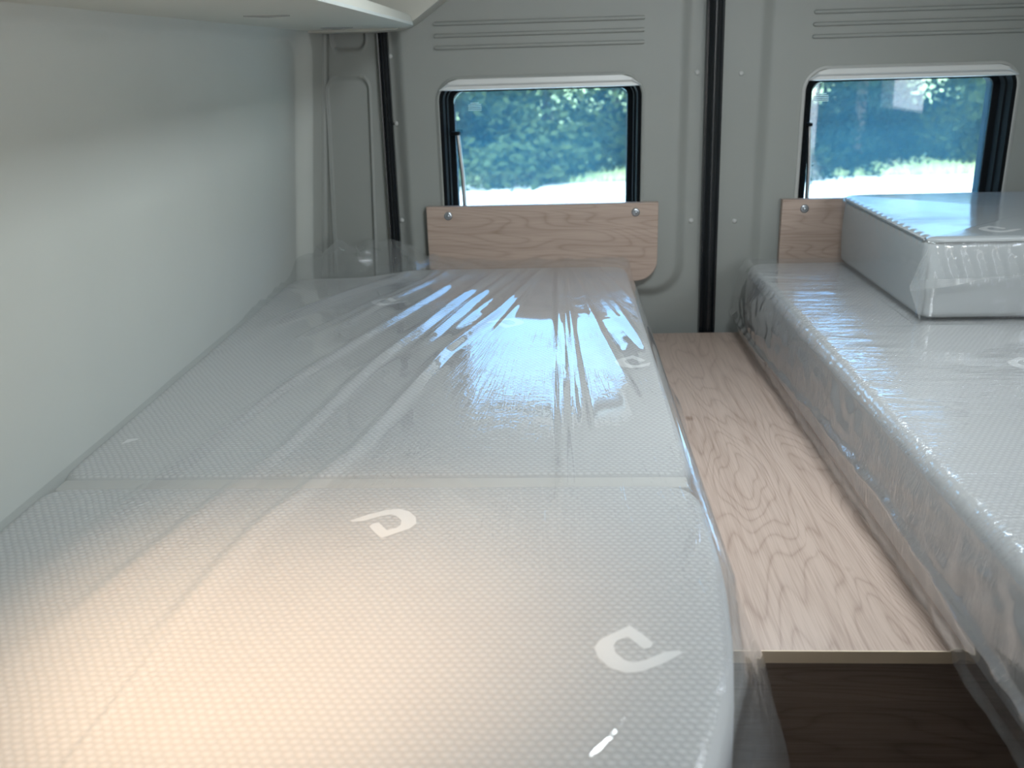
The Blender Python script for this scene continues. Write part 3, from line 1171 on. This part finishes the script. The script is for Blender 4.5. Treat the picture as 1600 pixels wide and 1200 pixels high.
M_pave = ground_mat('pale_concrete', (.68, .66, .63), (.80, .78, .75), .8)
M_grass = ground_mat('mown_grass', (.34, .44, .16), (.52, .55, .30), 1.5)
gp = grid_sheet('ground', lin(-40, 40, 30), lin(-60, 16.4, 60), lambda x, y: (x, y, GZ + .01 * noise.noise((x, y, 0))), M_pave)
tag(gp, 'bright sunlit pavement outside the rear windows', kind='structure')
gg = grid_sheet('ground', lin(-60, 60, 60), lin(16.35, 60, 40), lambda x, y: (x, y, GZ + .02 + .02 * noise.noise((x, y, 0)) + .004 * (y - 16.4)), M_grass)
tag(gg, 'strip of grass verge in front of the trees', kind='structure')
rng = random.Random(3)
# grass tufts along the kerb line
V, F = [], []
for k in range(5000):
    x, y = rng.uniform(-9, 16), 16.35 + rng.random() ** 2 * 1.6
    a, h, w = rng.uniform(0, 6.28), rng.uniform(.04, .12), .02
    i = len(V)
    V += [(x - w * math.cos(a), y - w * math.sin(a), GZ), (x + w * math.cos(a), y + w * math.sin(a), GZ), (x + rng.uniform(-.05, .05), y, GZ + h + .03)]
    F.append((i, i + 1, i + 2))
gt = pyd('grass_tufts', V, F, M_grass, None, False)
tag(gt, 'pale green grass growing along the far edge of the pavement', 'grass', kind='stuff')


def leafmat(name, c1, c2):
    m, nt, out = newmat(name)
    N = NT(nt)
    tc = N.n('ShaderNodeTexCoord').outputs['Object']
    col = N.mixc(N.noise(tc, 1.6, 3, .6), c1, c2)
    df = N.n('ShaderNodeBsdfDiffuse')
    tl = N.n('ShaderNodeBsdfTranslucent')
    N.l(col, df.inputs[0])
    N.l(col, tl.inputs[0])
    N.l(N.mixs(.3, df.outputs[0], tl.outputs[0]), out.inputs[0])
    return m


LEAF = [leafmat('leaves_dark', (.012, .024, .016), (.04, .058, .026)), leafmat('leaves_mid', (.02, .04, .018), (.09, .11, .04)),
        leafmat('leaves_bluish', (.014, .03, .022), (.045, .065, .04))]
M_bark = plain('bark', (.10, .075, .05), .9, bump=(20, .6, .02), var=.3)


def tree_meshes(seed, rad, hgt, mi, nleaf=9000):
    rg = random.Random(seed)
    blobs = [((rg.uniform(-.5, .5) * rad, rg.uniform(-.35, .35) * rad, hgt * (.10 + .76 * _ / 15)), rad * rg.uniform(.36, .56)) for _ in range(16)]
    blobs += [((rg.uniform(-1.0, 1.0) * rad, rg.uniform(-.4, .1) * rad, .25), rad * .38) for _ in range(9)]
    V, F = [], []
    for k in range(nleaf):
        (bx, by, bz), br = blobs[rg.randrange(len(blobs))]
        d = Vector((rg.gauss(0, 1), rg.gauss(0, 1), rg.gauss(0, 1))).normalized() * br * rg.uniform(.55, 1.05)
        c = Vector((bx, by, bz)) + Vector((d.x, d.y, d.z * .8))
        if c.z < .03: c.z = abs(c.z) + .03
        s = rg.uniform(.045, .10)
        u = Vector((rg.gauss(0, 1), rg.gauss(0, 1), rg.gauss(0, 1))).normalized()
        w = u.orthogonal().normalized()
        i = len(V)
        V += [c - u * s, c + w * s * .5, c + u * s, c - w * s * .5]
        F.append((i, i + 1, i + 2, i + 3))
    me = bpy.data.meshes.new('foliage')
    me.from_pydata([tuple(v) for v in V], [], F)
    me.materials.append(LEAF[mi])
    # trunk with a few branches
    L = []
    bm = bmesh.new()
    bmt = bpy.data.meshes.new('trunk')
    path = [(0, 0, 0, .11), (.05, .02, hgt * .3, .09), (-.03, .04, hgt * .6, .06), (.04, 0, hgt * .85, .03)]
    rings = []
    for x, y, z, r in path:
        rings.append([bm.verts.new((x + r * math.cos(t), y + r * math.sin(t), z)) for t in [2 * math.pi * k / 8 for k in range(8)]])
    for a, b in zip(rings, rings[1:]):
        for i in range(8): bm.faces.new((a[i], a[(i + 1) % 8], b[(i + 1) % 8], b[i]))
    bm.to_mesh(bmt)
    bm.free()
    bmt.materials.append(M_bark)
    return me, bmt


KINDS = [tree_meshes(11, 1.9, 3.9, 0), tree_meshes(12, 1.8, 3.7, 1), tree_meshes(13, 2.0, 4.0, 2)]
ADJ = ['dark green bushy tree', 'yellowish green bushy tree', 'bluish green bushy tree']
spots = [(-5.6, 17.5, 0), (-2.7, 17.7, 2), (-.2, 17.5, 1), (2.6, 17.7, 0), (5.4, 17.5, 2), (8.2, 17.7, 1), (11.1, 17.5, 0),
         (-4.2, 21.8, 2), (-1.4, 22.0, 0), (1.3, 21.8, 2), (4.0, 22.0, 0), (7.0, 21.8, 0), (9.9, 22.0, 2)]
LAB = ['at the far left end of the front row', 'behind the left third of the left rear window', 'behind the right half of the left rear window',
       'in front row hidden by the centre door post', 'behind the left edge of the right rear window', 'behind the middle of the right rear window',
       'behind the right edge of the right rear window', 'left end of the back row', 'in the back row behind the left rear window',
       'in the back row at the left rear window\'s right edge', 'in the back row behind the right door lining', 'in the back row left in the right rear window',
       'in the back row right in the right rear window']
for i, (x, y, k) in enumerate(spots):
    t = empty('tree', (x, y, GZ + .004 * (y - 16.4) - .02))
    t.rotation_euler = (0, 0, rng.uniform(0, 6.28))
    s = rng.uniform(.92, 1.08)
    t.scale = (s, s, s)
    lab = ADJ[k] + ' ' + LAB[i]
    tag(t, lab, 'tree', 'trees beyond the verge')
    for nm, me in zip(('foliage', 'trunk'), KINDS[k]):
        c = bpy.data.objects.new(nm, me)
        COL.objects.link(c)
        c.parent = t
